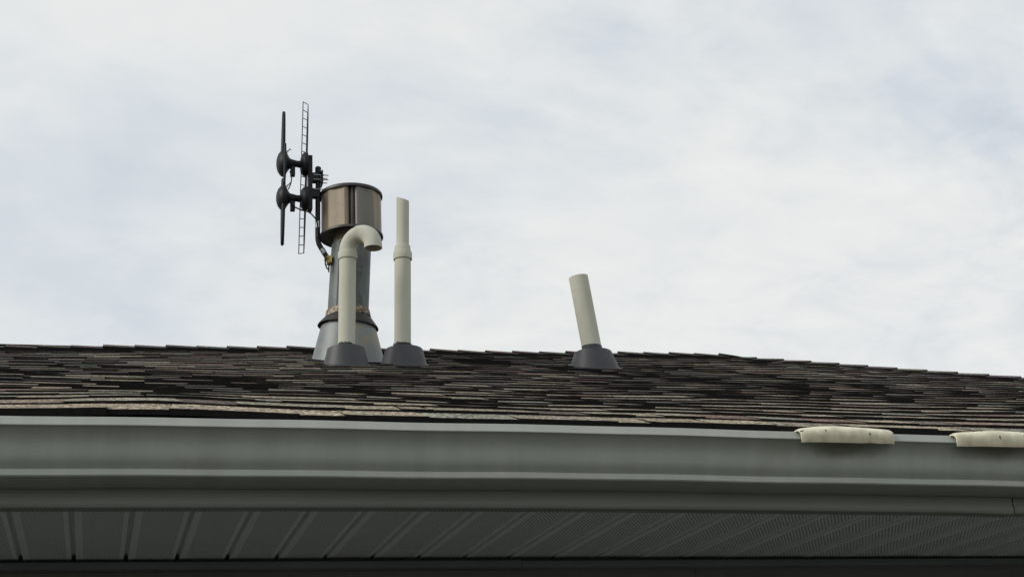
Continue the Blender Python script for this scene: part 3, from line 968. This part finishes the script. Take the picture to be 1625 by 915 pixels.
# wind panels: bent sheet, gaps between them
def wind_panel(bends, mat='cap'):
    """bent sheet: (angle, radius) of each fold"""
    mb = MB()
    pts = [(cxo + r * math.cos(math.radians(a)), r * math.sin(math.radians(a))) for a, r in bends]
    za, zb2 = zb_ + 0.0055, zt_ - 0.0045
    n = len(pts)
    inner = [(cxo + (x - cxo) * 0.988, y * 0.988) for x, y in pts]
    vs = [(x, y, za) for x, y in pts] + [(x, y, zb2) for x, y in pts] + [(x, y, za) for x, y in inner] + [(x, y, zb2) for x, y in inner]
    fs = []
    for i in range(n - 1):
        fs.append((i, i + 1, n + i + 1, n + i)); fs.append((2 * n + i, 3 * n + i, 3 * n + i + 1, 2 * n + i + 1))
    fs += [(0, n, 3 * n, 2 * n), (n - 1, 3 * n - 1, 4 * n - 1, 2 * n - 1)]
    mb.add(vs, fs)
    return mb.build('cap_panel', mat, fl, None, 12)
for bends in ([(172, 0.112), (174, 0.128), (190, 0.1335), (212, 0.1335), (217, 0.1335), (248, 0.1335), (252, 0.1325), (255, 0.127), (257.5, 0.108)],
              [(302, 0.128), (306, 0.1335), (309, 0.1335), (333, 0.1335), (352, 0.1335), (362, 0.128), (364, 0.112)],
              [(372, 0.112), (374, 0.128), (378, 0.1335), (415, 0.1335), (450, 0.1335), (454, 0.128), (456, 0.112)],
              [(466, 0.112), (468, 0.128), (472, 0.1335), (505, 0.1335), (520, 0.1335), (524, 0.128), (526, 0.112)]):
    wind_panel(bends)
wind_panel([(266.5, 0.108), (268.5, 0.127), (271, 0.1325), (275, 0.1340), (304, 0.1345)], 'cap_grey')
for sx in (261.5, 264.0):
    mb = MB(); a = math.radians(sx)
    mb.tube([(cxo + 0.126 * math.cos(a), 0.126 * math.sin(a), zb_ + 0.004), (cxo + 0.126 * math.cos(a), 0.126 * math.sin(a), zt_ - 0.005)], 0.0028, 8)
    mb.build('cap_rod', 'cap_dark', fl, None, 60)

# ------------------------------------------------------------------ television antenna on its mast
AX, AY = 0.889, 5.70
AZ = 2.2483 + Z0
an = thing('antenna', (AX, AY, AZ), 'black double-loop television antenna on a bent mast strapped to the flue', 'antenna')
def ap(x, z, y=0.0): return Vector((x - AX, y, z + Z0 - AZ))
# mast: black colour stands for the shadows on grey galvanised steel
mpts = [ap(0.893, 2.243), ap(0.872, 2.279), ap(0.856, 2.305), ap(0.8475, 2.322), ap(0.8435, 2.342), ap(0.8430, 2.365), ap(0.8440, 2.50), ap(0.8460, 2.678)]
mb = MB(); mb.tube(mpts, 0.0112, 16)
mast = mb.build('mast', 'black', an, None, 50)
for a, b in ((ap(0.8431, 2.395), ap(0.8434, 2.425)), (ap(0.8605, 2.298), ap(0.8725, 2.278))):  # grey bands painted where the galvanised mast shows lit between shadows
    mb = MB(); mb.tube([a, b], 0.0118, 16); mb.build('mast_lit_band', 'zinc', mast, None, 50)
mb = MB(); mb.lathe([(0.0001, 0.010), (0.011, 0.009), (0.0135, 0.004), (0.0135, -0.022), (0.0118, -0.023)], 20)
mb.build('mast_cap', 'black', mast, ap(0.8460, 2.678), 40)
mb = MB()
mb.box(-0.006, 0.012, -0.020, 0.020, -0.016, 0.016); mb.tube([(0.012, 0, 0), (-0.012, 0, 0.014)], 0.015, 14)
mb.build('mast_foot', 'brass', an, ap(0.889, 2.247), 40)
# reflector: narrow ladder of rods
top_l, top_r, bot_l, bot_r = ap(0.7795, 3.0045), ap(0.802, 2.9925), ap(0.7605, 2.2700), ap(0.7825, 2.2735)
refl = bpy.data.objects.new('reflector', None); refl.empty_display_size = 0.05
col.objects.link(refl); refl.parent = an
mb = MB(); mb.tube([bot_l, top_l], 0.0021, 8); mb.build('rail', 'wire', refl, None, 60)
mb = MB(); n = 12
mb.tube([bot_r + (top_r - bot_r) * (i / n) for i in range(n + 1)], [0.0022, 0.0034, 0.0042, 0.0046, 0.0048, 0.0048, 0.0048, 0.0048, 0.0048, 0.0046, 0.0042, 0.0034, 0.0016], 10)
mb.build('rail', 'wire', refl, None, 60)
N = 18
for i in range(N + 1):
    f = i / N
    a, b = bot_l + (top_l - bot_l) * f, bot_r + (top_r - bot_r) * f
    b = b + Vector((0, 0, rnd.uniform(-0.002, 0.002)))
    mb = MB(); mb.tube([a, b], 0.0019, 6); mb.build('rung', 'wire', refl, None, 60)
# loops: tapered rings seen edge-on, standing across the boom
def loop(zc_, hz, hy, xa, slope):
    pts, rad = [], []
    n = 48
    for i in range(n + 1):
        a = 2 * math.pi * i / n
        pts.append(ap(xa + slope * (hz * math.cos(a)) + 0.010 * math.sin(a) * 0.15, zc_ + hz * math.cos(a), 0) + Vector((0, hy * math.sin(a), 0)))
    return pts
for zc_, sgn in ((2.790, 1), (2.462, -1)):
    pts = loop(zc_, 0.152, 0.028, 0.6915, 0.012)
    n = len(pts)
    rad = [0.0070 + 0.0022 * (0.5 - 0.5 * sgn * math.cos(2 * math.pi * i / (n - 1))) for i in range(n)]
    mb = MB(); mb.tube(pts, rad, 12, caps=False)
    mb.build('loop', 'black', an, None, 60)
mb = MB()
for z_a, z_b in ((2.575, 2.765),):
    mb.tube([ap(0.6905, z_a, -0.058), ap(0.6925, (z_a + z_b) / 2, -0.060), ap(0.694, z_b, -0.052)], [0.005, 0.0072, 0.005], 10)
mb.build('feed_strip', 'black', an, None, 60)
def disc_profile(mb, c, prof, seg=40, ysc=0.92):
    """lathe round the boom axis (x)"""
    rs = []
    for r, x in prof:
        rs.append([(c.x + x, c.y + r * ysc * math.cos(2 * math.pi * i / seg), c.z + r * math.sin(2 * math.pi * i / seg)) for i in range(seg)])
    mb.rings(rs)
for zc_, rr_ in ((2.694, 0.062), (2.5285, 0.058)):
    c = ap(0.6925, zc_)
    mb = MB()
    disc_profile(mb, c, [(0.0005, -0.031), (rr_ * 0.35, -0.029), (rr_ * 0.65, -0.023), (rr_ * 0.88, -0.013), (rr_ * 0.98, -0.004), (rr_, 0.002), (rr_ * 0.93, 0.009), (rr_ * 0.66, 0.017), (rr_ * 0.40, 0.027), (0.020, 0.038), (0.017, 0.048), (0.0005, 0.050)])
    hub = mb.build('hub', 'black', an, None, 50)
    mb = MB()
    mb.tube([c + Vector((0.038, 0, 0.002)), c + Vector((0.060, 0, 0.001)), c + Vector((0.082, 0, 0))], [0.0185, 0.0145, 0.0175], 20)
    mb.build('boom', 'black', hub, None, 50)
    mb = MB()
    c2 = ap(0.784, zc_ + 0.002)
    disc_profile(mb, c2, [(0.0005, -0.018), (0.022, -0.017), (0.040, -0.013), (0.052, -0.004), (0.056, 0.006), (0.055, 0.013), (0.0005, 0.015)])
    mb.build('rear_hub', 'black', hub, None, 50)
    mb = MB()
    c3 = c + Vector((0.040, -0.012, -0.052))
    mb.box(c3.x - 0.010, c3.x + 0.009, c3.y - 0.012, c3.y + 0.012, c3.z - 0.012, c3.z + 0.030)
    mb.build('terminal_box', 'black', hub)
    mb = MB()
    mb.tube([c + Vector((0.006, -0.01, 0.050)), c + Vector((0.022, -0.016, 0.058)), c + Vector((0.028, -0.018, 0.067))], 0.0018, 6)
    mb.tube([c + Vector((0.014, -0.014, 0.045)), c + Vector((0.022, -0.016, 0.058)), c + Vector((0.033, -0.018, 0.059))], 0.0016, 6)
    mb.build('clip', 'black', hub, None, 60)
# backplate, clamp, U-bolts
c = ap(0.8095, 2.603)
mb = MB()
mb.box(c.x - 0.0085, c.x + 0.0085, -0.022, 0.022, c.z - 0.128, c.z + 0.130)
bpz = mb.build('backplate', 'black', an)
mb = MB()
for dz in (-0.045, 0.030):
    mb.box(c.x + 0.0085, c.x + 0.040, -0.016, 0.016, c.z + dz - 0.020, c.z + dz + 0.020)
mb.build('clamp_block', 'black', an)
mb = MB()
mb.box(ap(0.858, 0).x, ap(0.864, 0).x, -0.026, 0.026, c.z - 0.005, c.z + 0.060)
mb.build('clamp_plate', 'black', an)
for z_ in (2.6415, 2.6195, 2.572):
    L = 0.0225 if z_ > 2.6 else 0.006
    for yy in (-0.017, 0.017):
        mb = MB()
        mb.tube([ap(0.822, z_, yy), ap(0.866 + L, z_ + 0.001, yy)], 0.0024, 8)
        mb.tube([ap(0.864, z_, yy), ap(0.868, z_, yy)], 0.0052, 6)
        mb.build('bolt', 'zinc', an, None, 40)
# coax
def curve_pts(ctrl, n=8):
    out_ = []
    P = [ctrl[0]] + ctrl + [ctrl[-1]]
    for i in range(1, len(P) - 2):
        for k in range(n):
            t = k / n
            p0_, p1_, p2_, p3_ = P[i - 1], P[i], P[i + 1], P[i + 2]
            out_.append(0.5 * ((2 * p1_) + (p2_ - p0_) * t + (2 * p0_ - 5 * p1_ + 4 * p2_ - p3_) * t * t + (3 * p1_ - p0_ - 3 * p2_ + p3_) * t ** 3))
    out_.append(ctrl[-1])
    return out_
mb = MB(); mb.tube(curve_pts([ap(0.716, 2.503, -0.02), ap(0.738, 2.476, -0.03), ap(0.768, 2.463, -0.03), ap(0.800, 2.457, -0.026), ap(0.822, 2.441, -0.02), ap(0.836, 2.424, -0.014), ap(0.8405, 2.39, -0.0135), ap(0.841, 2.345, -0.0135)]), 0.0031, 8)
mb.build('cable', 'black', an, None, 60)
mb = MB(); mb.tube(curve_pts([ap(0.719, 2.648, -0.02), ap(0.724, 2.620, -0.03), ap(0.7225, 2.590, -0.03), ap(0.712, 2.560, -0.02)]), 0.0026, 8)
mb.build('cable', 'black', an, None, 60)
mb = MB(); mb.tube(curve_pts([ap(0.878, 2.268, -0.016), ap(0.872, 2.240, -0.022), ap(0.874, 2.214, -0.022), ap(0.884, 2.198, -0.02), ap(0.889, 2.214, -0.02), ap(0.884, 2.232, -0.02), ap(0.889, 2.224, -0.012), ap(0.8895, 2.19, -0.004)]), 0.0031, 8)
mb.build('cable', 'black', an, None, 60)
for zz_ in (2.2555, 2.236):
    mb = MB(); mb.tube([ap(0.884, zz_, -0.02), ap(0.890, zz_ - 0.008, -0.02)], 0.0075, 8); mb.build('connector', 'brass', an, None, 40)
